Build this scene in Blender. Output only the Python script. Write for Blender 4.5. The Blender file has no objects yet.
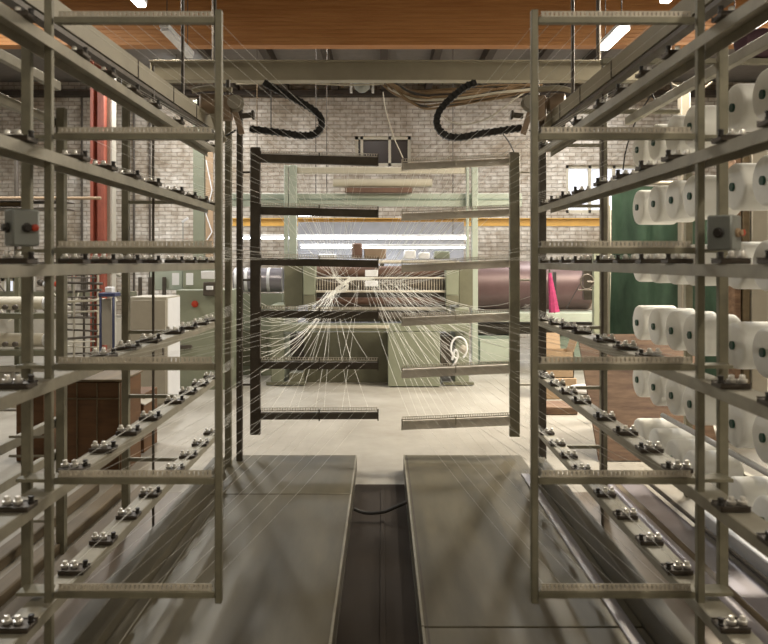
import bpy, bmesh, math, random
from mathutils import Vector, Matrix, noise
R = random.Random(7)
sc = bpy.context.scene
COL = sc.collection
PI = math.pi
U = 0.0037            # metres per unit in the plane of the nearest guide frames
F = 2.812             # metres to that plane
ZC = 1.70             # eye height
FPX = 760.0
VX, VY = 383.0, 262.0

def at(px, py, d):
    return Vector(((px - VX) * d * U, d * F, ZC + (VY - py) * d * U))
def zu(v): return ZC + v * U

# ------------------------------------------------------------------ materials
def mat(name, col, rough=0.6, metal=0.0, var=0.18, scale=6.0, bump=0.0, bscale=60.0, col2=None, stretch=None, emit=None, es=0.0):
    m = bpy.data.materials.new(name); m.use_nodes = True
    nt = m.node_tree; ns = nt.nodes; ln = nt.links
    b = ns['Principled BSDF']
    b.inputs['Roughness'].default_value = rough
    b.inputs['Metallic'].default_value = metal
    tc = ns.new('ShaderNodeTexCoord'); mp = ns.new('ShaderNodeMapping')
    ln.new(tc.outputs['Object'], mp.inputs['Vector'])
    if stretch: mp.inputs['Scale'].default_value = stretch
    nz = ns.new('ShaderNodeTexNoise'); nz.inputs['Scale'].default_value = scale
    nz.inputs['Detail'].default_value = 6; nz.inputs['Roughness'].default_value = 0.65
    ln.new(mp.outputs['Vector'], nz.inputs['Vector'])
    rp = ns.new('ShaderNodeValToRGB')
    rp.color_ramp.elements[0].position = 0.3; rp.color_ramp.elements[1].position = 0.7
    c2 = col2 or tuple(c * (1 - var) for c in col)
    rp.color_ramp.elements[0].color = (*c2, 1); rp.color_ramp.elements[1].color = (*col, 1)
    ln.new(nz.outputs['Fac'], rp.inputs['Fac']); ln.new(rp.outputs['Color'], b.inputs['Base Color'])
    if bump:
        n2 = ns.new('ShaderNodeTexNoise'); n2.inputs['Scale'].default_value = bscale
        ln.new(mp.outputs['Vector'], n2.inputs['Vector'])
        bp = ns.new('ShaderNodeBump'); bp.inputs['Strength'].default_value = bump
        ln.new(n2.outputs['Fac'], bp.inputs['Height']); ln.new(bp.outputs['Normal'], b.inputs['Normal'])
    if emit:
        b.inputs['Emission Color'].default_value = (*emit, 1); b.inputs['Emission Strength'].default_value = es
    return m

def brick_mat():
    m = bpy.data.materials.new('painted_brick'); m.use_nodes = True
    nt = m.node_tree; ns = nt.nodes; ln = nt.links; b = ns['Principled BSDF']
    b.inputs['Roughness'].default_value = 0.85
    tc = ns.new('ShaderNodeTexCoord'); mp = ns.new('ShaderNodeMapping')
    mp.inputs['Rotation'].default_value = (PI / 2, 0, 0)
    ln.new(tc.outputs['Object'], mp.inputs['Vector'])
    br = ns.new('ShaderNodeTexBrick'); br.inputs['Scale'].default_value = 1.0
    br.inputs['Brick Width'].default_value = 0.27; br.inputs['Row Height'].default_value = 0.088
    br.inputs['Mortar Size'].default_value = 0.012; br.inputs['Mortar Smooth'].default_value = 0.2
    br.inputs['Color1'].default_value = (.74, .70, .64, 1); br.inputs['Color2'].default_value = (.58, .54, .48, 1)
    br.inputs['Mortar'].default_value = (.42, .38, .33, 1)
    ln.new(mp.outputs['Vector'], br.inputs['Vector'])
    nz = ns.new('ShaderNodeTexNoise'); nz.inputs['Scale'].default_value = 1.1; nz.inputs['Detail'].default_value = 8
    ln.new(tc.outputs['Object'], nz.inputs['Vector'])
    rp = ns.new('ShaderNodeValToRGB'); rp.color_ramp.elements[0].position = .35; rp.color_ramp.elements[1].position = .65
    rp.color_ramp.elements[0].color = (.66, .60, .53, 1); rp.color_ramp.elements[1].color = (1.1, 1.1, 1.12, 1)
    ln.new(nz.outputs['Fac'], rp.inputs['Fac'])
    mx = ns.new('ShaderNodeMix'); mx.data_type = 'RGBA'; mx.blend_type = 'MULTIPLY'; mx.inputs[0].default_value = 1
    ln.new(br.outputs['Color'], mx.inputs[6]); ln.new(rp.outputs['Color'], mx.inputs[7])
    ln.new(mx.outputs[2], b.inputs['Base Color'])
    n3 = ns.new('ShaderNodeTexNoise'); n3.inputs['Scale'].default_value = 7; n3.inputs['Detail'].default_value = 5
    ln.new(tc.outputs['Object'], n3.inputs['Vector'])
    r3 = ns.new('ShaderNodeValToRGB'); r3.color_ramp.elements[0].position = .38; r3.color_ramp.elements[1].position = .6
    r3.color_ramp.elements[0].color = (.66, .61, .55, 1); r3.color_ramp.elements[1].color = (1, 1, 1, 1)
    ln.new(n3.outputs['Fac'], r3.inputs['Fac'])
    m3 = ns.new('ShaderNodeMix'); m3.data_type = 'RGBA'; m3.blend_type = 'MULTIPLY'; m3.inputs[0].default_value = .8
    ln.new(mx.outputs[2], m3.inputs[6]); ln.new(r3.outputs['Color'], m3.inputs[7]); ln.new(m3.outputs[2], b.inputs['Base Color'])
    dm = ns.new('ShaderNodeVectorMath'); dm.operation = 'MULTIPLY_ADD'; dm.inputs[1].default_value = (.03, .03, .03)
    n4 = ns.new('ShaderNodeTexNoise'); n4.inputs['Scale'].default_value = 3
    ln.new(tc.outputs['Object'], n4.inputs['Vector']); ln.new(n4.outputs['Color'], dm.inputs[0]); ln.new(mp.outputs['Vector'], dm.inputs[2]); ln.new(dm.outputs[0], br.inputs['Vector'])
    bp = ns.new('ShaderNodeBump'); bp.inputs['Strength'].default_value = .6; bp.inputs['Distance'].default_value = .02
    bp.invert = True
    ln.new(br.outputs['Fac'], bp.inputs['Height']); ln.new(bp.outputs['Normal'], b.inputs['Normal'])
    return m

M = {}
def m(k, *a, **kw): M[k] = mat(k, *a, **kw)
m('rail', (.40, .37, .295), .5, .15, var=.35, scale=5, bump=.08)
m('frame', (.27, .25, .18), .5, .15, var=.4, scale=7, bump=.08)
m('gatesteel_lit', (.66, .61, .53), .5, .2, var=.3, scale=8)  # lit copy of the gate steel; the shaded gate takes the dark one
m('darksteel', (.12, .10, .08), .5, .3, var=.4, scale=9)
m('comb', (.66, .60, .50), .5, .0, var=.25, scale=20)
m('tray', (.085, .068, .053), .45, .4, var=.3)
m('chrome', (.88, .85, .80), .32, .5, var=.1)
m('roller', (.035, .03, .027), .4, 0)
m('plate', (.165, .142, .092), .42, .25, var=.45, scale=1.3, bump=.05, bscale=14, stretch=(2.5, .5, 1))
m('strip', (.42, .40, .42), .4, .4, var=.25, scale=4, stretch=(1, .3, 1))
m('channel', (.16, .145, .11), .5, .3, var=.35, scale=4, stretch=(1, .3, 1))
m('floor', (.395, .37, .325), .6, 0, var=.3, scale=1.6, bump=.06, bscale=9, col2=(.27, .245, .205))
m('basesheet', (.18, .14, .095), .35, .3, scale=2.2, col2=(.08, .058, .04), stretch=(1.5, .5, 1))
m('ceil', (.10, .09, .08), .8, var=.4)
m('joist', (.07, .055, .045), .8, var=.4)
m('ceilpanel', (.20, .18, .165), .8)
m('glulam', (.46, .215, .07), .6, var=.4, scale=2.5, stretch=(.5, 6, 9), col2=(.33, .13, .035))
m('gantry', (.40, .36, .27), .55, .1, var=.2, scale=3)
m('chain', (.035, .032, .03), .55, .1)
m('cable_brown', (.23, .15, .08), .6, var=.3)
m('cable_black', (.03, .027, .025), .6)
m('cable_pale', (.5, .46, .38), .6)
m('green', (.26, .275, .20), .5, var=.15, scale=4)
m('olive', (.17, .165, .11), .55, var=.25, scale=4)
m('mint', (.44, .485, .405), .45, var=.12, scale=4)
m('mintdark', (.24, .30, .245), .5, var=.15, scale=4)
m('beige', (.60, .55, .44), .6, var=.15)
m('cabinet', (.42, .385, .32), .55, var=.12)
m('white', (.82, .82, .84), .5, var=.06)
m('yarn', (.93, .925, .89), .8, var=.06, scale=30, bump=.15, bscale=220, stretch=(30, 1, 1))
m('core', (.012, .07, .045), .5, var=.2)
m('thread', (.80, .79, .74), .8, var=.03)
m('yellow', (.62, .37, .09), .5, var=.2)
m('redpaint', (.33, .085, .05), .55, var=.35, scale=5)
m('maroon', (.14, .085, .085), .42, .2, var=.25, scale=2.5)
m('rust', (.22, .13, .095), .5, .2, var=.3)
m('tarp', (.075, .145, .098), .45, var=.4, scale=5, bump=.4, bscale=11, col2=(.028, .06, .043), stretch=(1, 1, .35))
m('ply', (.27, .17, .105), .6, scale=3.0, stretch=(1, 3, 7), col2=(.09, .045, .028))
m('crate', (.16, .075, .028), .7, var=.5, scale=2.2, stretch=(1, 1, 6))
m('cardboard', (.38, .265, .165), .75, var=.12)
m('blue', (.045, .055, .13), .5)
m('magenta', (.5, .045, .16), .7, var=.5, scale=14)
m('box', (.27, .285, .27), .5, .2, var=.12)
m('red', (.5, .05, .02), .45)
m('plum', (.08, .035, .05), .7, var=.3)
m('timber', (.17, .125, .07), .65, var=.4, scale=2.5, stretch=(6, .5, 6))
m('slotshade', (.034, .022, .013), .9, var=.35, scale=2)  # shade of the slot put into a dark floor colour
m('motor', (.36, .26, .18), .5, .3, var=.3)
m('bandsteel', (.35, .33, .37), .3, .5, var=.25, scale=3)
m('litwall', (.25, .245, .255), .6, var=.25, scale=5)  # tone of the lit wall put into a board colour
m('windowdark', (.045, .035, .03), .3)
m('tube', (1, 1, 1), .4, emit=(1.0, .95, .85), es=14)
m('tubecool', (1, 1, 1), .4, emit=(.88, .94, 1.0), es=16)
m('sky_pane', (.9, .9, .95), .3, emit=(.8, .86, 1.0), es=.8)
M['brick'] = brick_mat()

# ------------------------------------------------------------------ mesh builder
class MB:
    def __init__(s): s.v = []; s.f = []; s.sm = []
    def add(s, vs, fs, smooth=False):
        o = len(s.v); s.v += [Vector(v) for v in vs]
        for f in fs: s.f.append([o + i for i in f]); s.sm.append(smooth)
        return s
    def box(s, lo, hi, bev=0.0):
        x0, y0, z0 = [min(a, b) for a, b in zip(lo, hi)]; x1, y1, z1 = [max(a, b) for a, b in zip(lo, hi)]
        b = min(bev, .3 * min(x1 - x0, y1 - y0, z1 - z0))
        if b <= 0:
            vs = [(x, y, z) for z in (z0, z1) for y in (y0, y1) for x in (x0, x1)]
            return s.add(vs, [(0, 2, 3, 1), (4, 5, 7, 6), (0, 1, 5, 4), (2, 6, 7, 3), (0, 4, 6, 2), (1, 3, 7, 5)])
        vs = []
        for sx, X in ((1, x0), (-1, x1)):
            for sy, Y in ((1, y0), (-1, y1)):
                for sz, Z in ((1, z0), (-1, z1)):
                    vs += [(X, Y + sy * b, Z + sz * b), (X + sx * b, Y, Z + sz * b), (X + sx * b, Y + sy * b, Z)]
        bm = bmesh.new()
        for p in vs: bm.verts.new(p)
        r = bmesh.ops.convex_hull(bm, input=bm.verts)
        bmesh.ops.dissolve_limit(bm, angle_limit=.01, verts=bm.verts, edges=bm.edges)
        bm.verts.index_update()
        s.add([v.co.copy() for v in bm.verts], [[v.index for v in f.verts] for f in bm.faces]); bm.free()
        return s
    def beam(s, a, b, w, h, up=(0, 0, 1), skew=0.0):
        a, b = Vector(a), Vector(b); t = (b - a).normalized(); n = t.cross(Vector(up)).normalized(); k = n.cross(t).normalized()
        vs = []
        for p in (a, b):
            for i, j in ((-1, -1), (1, -1), (1, 1), (-1, 1)): vs.append(p + n * (w / 2 * i + skew * j) + k * (h / 2 * j))
        return s.add(vs, [(0, 1, 2, 3), (7, 6, 5, 4), (0, 4, 5, 1), (1, 5, 6, 2), (2, 6, 7, 3), (3, 7, 4, 0)])
    def tube(s, pts, r, n=6, caps=True):
        pts = [Vector(p) for p in pts]; N = len(pts); rings = []
        ref = None
        for i, p in enumerate(pts):
            t = (pts[min(i + 1, N - 1)] - pts[max(i - 1, 0)]).normalized()
            if ref is None:
                ref = t.orthogonal().normalized()
            ref = (ref - t * ref.dot(t)).normalized(); k = t.cross(ref)
            rr = r[i] if isinstance(r, (list, tuple)) else r
            rings.append([p + ref * (rr * math.cos(2 * PI * j / n)) + k * (rr * math.sin(2 * PI * j / n)) for j in range(n)])
        o = len(s.v)
        for q in rings: s.v += q
        for i in range(N - 1):
            for j in range(n):
                s.f.append([o + i * n + j, o + i * n + (j + 1) % n, o + (i + 1) * n + (j + 1) % n, o + (i + 1) * n + j]); s.sm.append(n > 4)
        if caps:
            s.f.append([o + j for j in range(n)][::-1]); s.sm.append(False)
            s.f.append([o + (N - 1) * n + j for j in range(n)]); s.sm.append(False)
        return s
    def cyl(s, a, b, r, n=16): return s.tube([a, b], r, n)
    def lathe(s, c, axis, prof, n=28):
        # prof: list of (along, radius)
        c = Vector(c); t = Vector(axis).normalized(); e = t.orthogonal().normalized(); k = t.cross(e); o = len(s.v)
        for al, r in prof:
            for j in range(n): s.v.append(c + t * al + e * (r * math.cos(2 * PI * j / n)) + k * (r * math.sin(2 * PI * j / n)))
        for i in range(len(prof) - 1):
            for j in range(n):
                s.f.append([o + i * n + j, o + i * n + (j + 1) % n, o + (i + 1) * n + (j + 1) % n, o + (i + 1) * n + j]); s.sm.append(True)
        s.f.append([o + j for j in range(n)][::-1]); s.sm.append(False)
        s.f.append([o + (len(prof) - 1) * n + j for j in range(n)]); s.sm.append(False)
        return s
    def mesh(s, name, mt, org):
        me = bpy.data.meshes.new(name)
        me.from_pydata([tuple(v - org) for v in s.v], [], s.f)
        me.polygons.foreach_set('use_smooth', s.sm); me.materials.append(M[mt]); me.update()
        bm = bmesh.new(); bm.from_mesh(me); bmesh.ops.recalc_face_normals(bm, faces=bm.faces); bm.to_mesh(me); bm.free()
        try: me.set_sharp_from_angle(angle=.7)
        except Exception: pass
        return me
    def build(s, name, mt, parent=None):
        lo = Vector([min(v[i] for v in s.v) for i in range(3)]); hi = Vector([max(v[i] for v in s.v) for i in range(3)])
        org = Vector(((lo.x + hi.x) / 2, (lo.y + hi.y) / 2, lo.z))
        return link(name, s.mesh(name, mt, org), org, parent)
WL = {}
def link(name, data, w, parent=None):
    o = bpy.data.objects.new(name, data); COL.objects.link(o); w = Vector(w)
    if parent is not None:
        o.parent = parent; o.location = w - WL[parent.name]
    else: o.location = w
    WL[o.name] = w.copy()
    return o
def tag(o, label, cat, group=None, kind=None):
    o['label'] = label; o['category'] = cat
    if group: o['group'] = group
    if kind: o['kind'] = kind
    return o
def thing(name, loc, label, cat, group=None):
    return tag(link(name, None, loc), label, cat, group)
def struct(o, label=None):
    o['kind'] = 'structure'
    if label: o['label'] = label
    return o
def fb(mb, x0, y0, x1, y1, d, dep, bev=.006):
    """box whose front covers that rectangle of the view at depth d, running dep metres back"""
    a = at(x0, y1, d); b = at(x1, y0, d)
    return mb.box(a, (b.x, a.y + dep, b.z), bev)
def FB(x0, y0, x1, y1, d, dep, bev=.006): return fb(MB(), x0, y0, x1, y1, d, dep, bev)
def foot(px, d, dx=0): v = at(px, 262, d); return Vector((v.x, v.y, 0))
def yfl(d): return VY + (ZC / U) / d
def sag(a, b, s, n=8):
    a, b = Vector(a), Vector(b)
    return [a.lerp(b, i / n) - Vector((0, 0, s * 4 * (i / n) * (1 - i / n))) for i in range(n + 1)]
def smooth(P, k=6):
    P = [Vector(p) for p in P]; out = []
    for i in range(len(P) - 1):
        p0, p1, p2, p3 = P[max(i - 1, 0)], P[i], P[i + 1], P[min(i + 2, len(P) - 1)]
        for j in range(k):
            t = j / k
            out.append(.5 * ((2 * p1) + (p2 - p0) * t + (2 * p0 - 5 * p1 + 4 * p2 - p3) * t * t + (3 * p1 - p0 - 3 * p2 + p3) * t ** 3))
    return out + [P[-1]]

# ------------------------------------------------------------------ the room
XW0, XW1, YB, YF, ZT = -8.6, 8.6, 17.0, -4.5, 5.72
struct(MB().box((XW0, YF, -.2), (XW1, YB, 0)).build('floor', 'floor'), 'pale worn concrete mill floor')
# back wall with two openings: dark window in the middle, bright one behind the loaded creel
def wall_with_holes(holes):
    mb = MB(); xs = sorted({XW0, XW1, *[h[0] for h in holes], *[h[2] for h in holes]})
    for a, b in zip(xs[:-1], xs[1:]):
        cuts = [(h[1], h[3]) for h in holes if h[0] <= a + 1e-6 and h[2] >= b - 1e-6]
        z = 0
        for c in sorted(cuts):
            mb.box((a, YB, z), (b, YB + .3, c[0])); z = c[1]
        mb.box((a, YB, z), (b, YB + .3, ZT))
    return mb
dB = YB / F
def hole(x0, y0, x1, y1):
    a = at(x0, y1, dB); b = at(x1, y0, dB); return (a.x, a.z, b.x, b.z)
H1 = hole(355, 136, 411, 166); H2 = hole(566, 165, 640, 213); H3 = hole(0, 278, 26, 296)
struct(wall_with_holes([H1, H2, H3]).build('wall_back', 'brick'), 'white painted brick wall behind the machines')
def window(n, h, pane, bars, label):
    f = MB(); x0, z0, x1, z1 = h; t = .07
    f.box((x0, YB + .05, z0), (x1, YB + .14, z0 + t)).box((x0, YB + .05, z1 - t), (x1, YB + .14, z1)).box((x0, YB + .05, z0), (x0 + t, YB + .14, z1)).box((x1 - t, YB + .05, z0), (x1, YB + .14, z1))
    for b in bars:
        xx = x0 + (x1 - x0) * b; f.box((xx - .03, YB + .05, z0), (xx + .03, YB + .14, z1))
    o = struct(f.build('window_%d' % n, 'beige'), label)
    MB().box((x0 + .01, YB + .15, z0 + .01), (x1 - .01, YB + .18, z1 - .01)).build('pane', pane, o)
window(1, H1, 'windowdark', (.12, .62), 'dark window high in the brick wall')
window(2, H2, 'sky_pane', (.33, .66), 'bright daylit window behind the loaded creel')
window(3, H3, 'sky_pane', (.5,), 'small bright window low behind the roller machine')
struct(MB().box((XW0 - .3, YF, 0), (XW0, YB, ZT)).build('wall_left', 'cabinet'))
struct(MB().box((XW1, YF, 0), (XW1 + .3, YB, ZT)).build('wall_right', 'cabinet'))
struct(MB().box((XW0, YF - .3, 0), (XW1, YF, ZT)).build('wall_front', 'cabinet'))
struct(MB().box((XW0, YF, ZT), (XW1, YB, ZT + .2)).build('ceiling', 'ceilpanel'), 'dim boarded ceiling above the beams')
gl = MB(); a = at(0, 45, 4.0)
for k in range(14): gl.box((XW0, a.y, a.z + k * .058), (XW1, a.y + .22, a.z + k * .058 + .0565), .003)
struct(gl.build('trim_1', 'glulam'), 'wide orange laminated timber beam across the ceiling')
for i, px in enumerate((206, 266, 326, 384, 437, 490, 545, 600)):
    x = (px - VX) * 5.0 * U
    struct(MB().box((x - .07, a.y + .3, ZT - .22), (x + .07, YB - .02, ZT - .001)).build('trim_%d' % (i + 2), 'joist'), 'dark roof joist')
struct(MB().box((XW0, YB - .25, ZT - .34), (XW1, YB - .02, ZT - .23)).build('trim_10', 'joist'), 'dark timber plate along the top of the brick wall')

# red steel pillar and pale pillar beside it
p = MB(); A = at(90, 0, 4.3); B = at(104, 0, 4.3); A.z = 0
for q in (A.x, B.x - .05): p.box((q, A.y, 0), (q + .05, A.y + .25, ZT - .001), .004)
p.box((A.x + .05, A.y + .1, 0), (B.x - .05, A.y + .14, ZT - .001))
tag(struct(p.build('steel_pillar', 'redpaint')), 'red painted steel pillar by the brick wall', 'pillar')
tag(FB(104.6, -190, 112, yfl(4.35) - .1, 4.35, .2).build('timber_post', 'cabinet'), 'pale timber post standing against the red pillar', 'post')
tag(struct(FB(193, 100, 204, yfl(5.4), 5.4, .2).build('slim_pillar', 'green')), 'pale green pillar beside the cardboard roll', 'pillar')
c = at(209, 262, 5.2); mbx = MB().lathe((c.x, c.y, at(0, 242, 5.2).z), (0, 0, 1), [(0, .1), (1.75, .1)], 18)
# ------------------------------------------------------------------ floor plates and the slot
ZP = ZC - 426 * U
def plate(x0, x1, d0, d1, label):
    t = MB().box((x0, d0 * F, ZP - .014), (x1, d1 * F, ZP), .003)
    r = thing('floor_plate', ((x0 + x1) / 2, (d0 + d1) / 2 * F, 0), label, 'plate', 'steel floor plates')
    t.build('top_sheet', 'plate', r)
    ex = x1 if x1 < 0 else x0; sg = -1 if x1 < 0 else 1
    MB().box((ex, d0 * F, ZP + .0005), (ex + sg * .012, d1 * F, ZP + .005), .001).build('edge_strip', 'rail', r)
    if x1 > 0: MB().box((ex + .022, d0 * F, ZP + .0003), (ex + .03, d1 * F, ZP + .0012)).build('edge_groove', 'darksteel', r)
    e = MB()
    for x in (x0 + .012, x1 - .012): e.box((x - .012, d0 * F, 0.001), (x + .012, d1 * F, ZP - .0145), .002)
    e.box((x0 + .025, d1 * F - .03, 0.001), (x1 - .025, d1 * F - .006, ZP - .0145), .002)
    e.build('skirt', 'channel', r)
xl1, xr0 = -57.5 * U, 45 * U
xl0, xr1 = -324 * U, 304 * U
plate(xl0, xl1, .3, 1.834, 'near steel floor plate under the unloaded side, scuffed and dull')
plate(xl0, xl1, 1.838, 2.207, 'short far steel floor plate on the unloaded side, with a bright patch')
plate(xr0, xr1, .3, 1.165, 'near steel floor plate under the loaded side, ending at a cross seam')
plate(xr0, xr1, 1.169, 2.207, 'long far steel floor plate on the loaded side beyond the seam')
tag(MB().box((xl1 + .004, .4 * F, .001), (xr0 - .004, 2.06 * F, .006), .002).build('slot_shade', 'slotshade'), 'dark sheet with slot shade put into its colour, between the plates', 'slot shade')  # dark sheet over the concrete paints the shade inside the slot
tag(MB().box((-.016, .5 * F, .0065), (.012, 2.0 * F, .015), .003).build('guide_rail', 'slotshade'), 'thin guide rail along the middle of the dark slot', 'rail')
tag(MB().tube(smooth([at(354, 509, 1.77), at(366, 513, 1.77), at(383, 512, 1.77), at(396, 507, 1.77), at(407, 502, 1.77)], 5), .012, 8).build('slot_cable', 'cable_black'), 'black cable looped across the slot between plates', 'cable')
for sgn, x, lb in ((-1, -300 * U, 'dull dark steel strip lying on the plates by the unloaded creel'), (1, 284 * U, 'pale flat steel strip lying on the plates by the loaded creel')):
    tag(MB().box((x - 8 * U, .5 * F, ZP + .0005), (x + 8 * U, 2.0 * F, ZP + .012), .003).build('flat_strip', 'strip' if sgn > 0 else 'channel'), lb, 'strip')

# ------------------------------------------------------------------ creels
XC = -8 * U
TIER = [zu(v) for v in (225, 111, -2, -117, -230, -341)]
TD = [1.98, 1.86, 1.745, 1.63, 1.46, 1.335, 1.215, 1.10, .93, .815, .70]
RH, RW = 12 * U, 27 * U
# one tensioner, copied everywhere
tb = MB(); w, l, h = 28 * U, 22 * U, 4.5 * U
tb.box((-w / 2, -l / 2, 0), (w / 2, l / 2, h), .003)
tb.box((-w / 2, -l / 2, h), (w / 2, -l / 2 + .006, h + .003)); tb.box((-w / 2, l / 2 - .006, h), (w / 2, l / 2, h + .003))
TRAY = tb.mesh('tensioner', 'tray', Vector())
DISC = MB().lathe((0, 0, 0), (0, 0, 1), [(0, .014), (.004, .0165), (.012, .0165), (.013, .010), (.024, .010), (.027, .008), (.028, .003)], 14).mesh('tension_disc', 'chrome', Vector())
ROLL = MB().lathe((0, 0, 0), (0, 0, 1), [(0, .011), (.006, .011), (.008, .009), (.018, .009), (.02, .011), (.025, .010)], 12).mesh('guide_roller', 'roller', Vector())
def creel(s, label):
    xi = XC + s * 322 * U
    root = thing('yarn_creel', (xi, 1.3 * F, 0), label, 'creel')
    def X(v): return xi + s * v * U        # v units outward of the rail's inner face
    for i, z in enumerate(TIER):
        rl = MB().box((X(0), .55 * F, z - RH), (X(1.2), 2.03 * F, z), .002)
        rl.box((X(1.2), .55 * F, z - 2 * U), (X(27), 2.03 * F, z), .002)
        rl.box((X(25.8), .55 * F, z - RH), (X(27), 2.03 * F, z - 2 * U))
        o = rl.build('rail', 'rail', root)
        for d in TD:
            t = link('tensioner', TRAY, (X(9.5), d * F, z + .001), root)
            t.rotation_euler.z = 0 if s < 0 else PI
            for dx in (-.004, .034):
                k = link('tension_disc', DISC, WL[t.name] + Vector((0, 0, 0)), t); k.location = (dx * -1 - .005, .002, h + .0005)
            k = link('guide_roller', ROLL, WL[t.name], t); k.location = (.040, .012, h + .0005)
    # end columns carrying the eyelets
    for v, d, wd, mt in (((-7, 2.08, 13, 'frame'), (-22, 2.14, 12, 'darksteel')) if s < 0 else ((17, 2.07, 15, 'darksteel'),)):
        c = MB().box((X(v - wd / 2), d * F, 0.001), (X(v + wd / 2), d * F + .05, 2.95), .003)
        for k in range(30):
            z = .35 + k * .085
            c.box((X(v - 2), d * F - .008, z), (X(v + 2), d * F, z + .012))
        c.build('column', mt, root)
        MB().box((X(v - wd), d * F - .04, .0005), (X(v + wd), d * F + .09, .012), .003).build('foot_plate', 'darksteel', root)
    # posts behind the rails
    for v, d in ((100 if s > 0 else 122, 1.87 if s > 0 else 1.75),):
        MB().box((X(v - 6), d * F, 0.001), (X(v + 6), d * F + .045, zu(330)), .003).build('post', 'frame', root)
        for z in TIER: MB().box((X(27.3), d * F + .01, z - 9 * U), (X(v - 6.1), d * F + .035, z - 3 * U)).build('tie_bar', 'frame', root)
    # thin rod hung between the tensioner groups, standing on a short foot
    r = MB().cyl((X(33), 1.58 * F, .06), (X(33), 1.58 * F, zu(310)), .008, 8); r.box((X(28), 1.58 * F - .02, .03), (X(46), 1.58 * F + .02, .06)); r.build('hanging_rod', 'darksteel', root)
    # low channel beside the plates
    ch = MB().box((X(-9), .45 * F, .001), (X(-7), 2.03 * F, zu(-396)), .002); ch.box((X(-7), .45 * F, zu(-399)), (X(14), 2.03 * F, zu(-396)), .002)
    ch.build('base_channel', 'channel', root)
    MB().box((X(15), .4 * F, .0005), (X(118 if s > 0 else 110), 1.99 * F, .006)).build('base_sheet', 'basesheet', root)
    # outer rack
    xo = 182 if s > 0 else 171
    ds = (1.95, 1.48, .95) if s > 0 else (1.57, .95)
    for d in ds: MB().box((X(xo + 95 if s > 0 else xo), d * F, 0.001), (X((xo + 95 if s > 0 else xo) + 13), d * F + .05, zu(285 if s > 0 else 243)), .003).build('outer_post', 'frame', root)
    if s > 0:
        for i, z in enumerate(TIER):
            zc = z - 3 * U
            MB().box((X(262), .9 * F, zc - 6 * U), (X(272), 2.06 * F, zc + 6 * U), .003).build('peg_rail', 'rail', root)
            for d in PD: MB().cyl((X(258), d * F, zc), (X(262), d * F, zc), .014, 10).build('peg', 'darksteel', root)
        MB().tube([(X(184), .93 * F, zu(-273)), (X(184), 1.78 * F, zu(-273))], .017, 10).build('support_pipe', 'white', root)
        for z in (292, 300): pass
        MB().box((X(184), .7 * F, zu(282)), (X(196), 2.06 * F, zu(298)), .003).build('top_rail', 'rail', root)
        for d in (1.0, 1.5, 2.0): MB().box((X(15), d * F, zu(298)), (X(280), d * F + .04, zu(306)), .002).build('cross_tie', 'frame', root)
    else:
        for z in (288, 228, -247, -299): MB().box((X(185), .6 * F, zu(z - 14)), (X(195), 1.6 * F, zu(z)), .003).build('outer_rail', 'rail', root)
        for z in (-262, -236, -330, -350):
            for d in (1.15, 1.35): MB().cyl((X(120), d * F, zu(z)), (X(174.5), d * F, zu(z)), .007, 6).build('peg', 'rail', root)
    return root, X
PD = [1.98, 1.86, 1.745, 1.64, 1.44, 1.325]
creelL, XLf = creel(-1, 'grey green steel creel without yarn packages, tensioners along every rail')
creelR, XRf = creel(1, 'grey green steel creel loaded with rows of white yarn packages')
# packages
L = 74 * U; r0 = 34.2 * U; rc = 6.2 * U
body = MB().lathe((0, 0, 0), (1, 0, 0), [(0, rc + .004), (0, r0 * .86), (.004, r0 * .94), (.014, r0 * .99), (.03, r0), (L - .03, r0), (L - .012, r0 * .985), (L, r0 * .9), (L, rc)], 40)
BODY = body.mesh('yarn_package', 'yarn', Vector())
core = MB().lathe((0, 0, 0), (1, 0, 0), [(-.012, rc * .9), (-.012, rc), (L + .004, rc), (L + .004, rc * .8)], 20).mesh('core', 'core', Vector())
ROWN = ['top row', 'second row from the top', 'third row from the top', 'fourth row from the top', 'fifth row from the top', 'lowest row']
ORD = ['farthest in', 'second farthest in', 'third farthest in', 'third nearest in', 'second nearest in', 'nearest in']
for i, z in enumerate(TIER):
    for j, d in enumerate(PD):
        p = link('yarn_package', BODY, (504 * U, d * F, z - 3 * U))
        p.rotation_euler.x = R.uniform(0, 6)
        tag(p, 'white yarn package with green core, ' + ORD[j] + ' the ' + ROWN[i], 'yarn package', 'white yarn packages on the loaded creel')
        k = link('core', core, WL[p.name], p); k.location = (0, 0, 0); k['label'] = 'dark green core tube'

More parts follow.
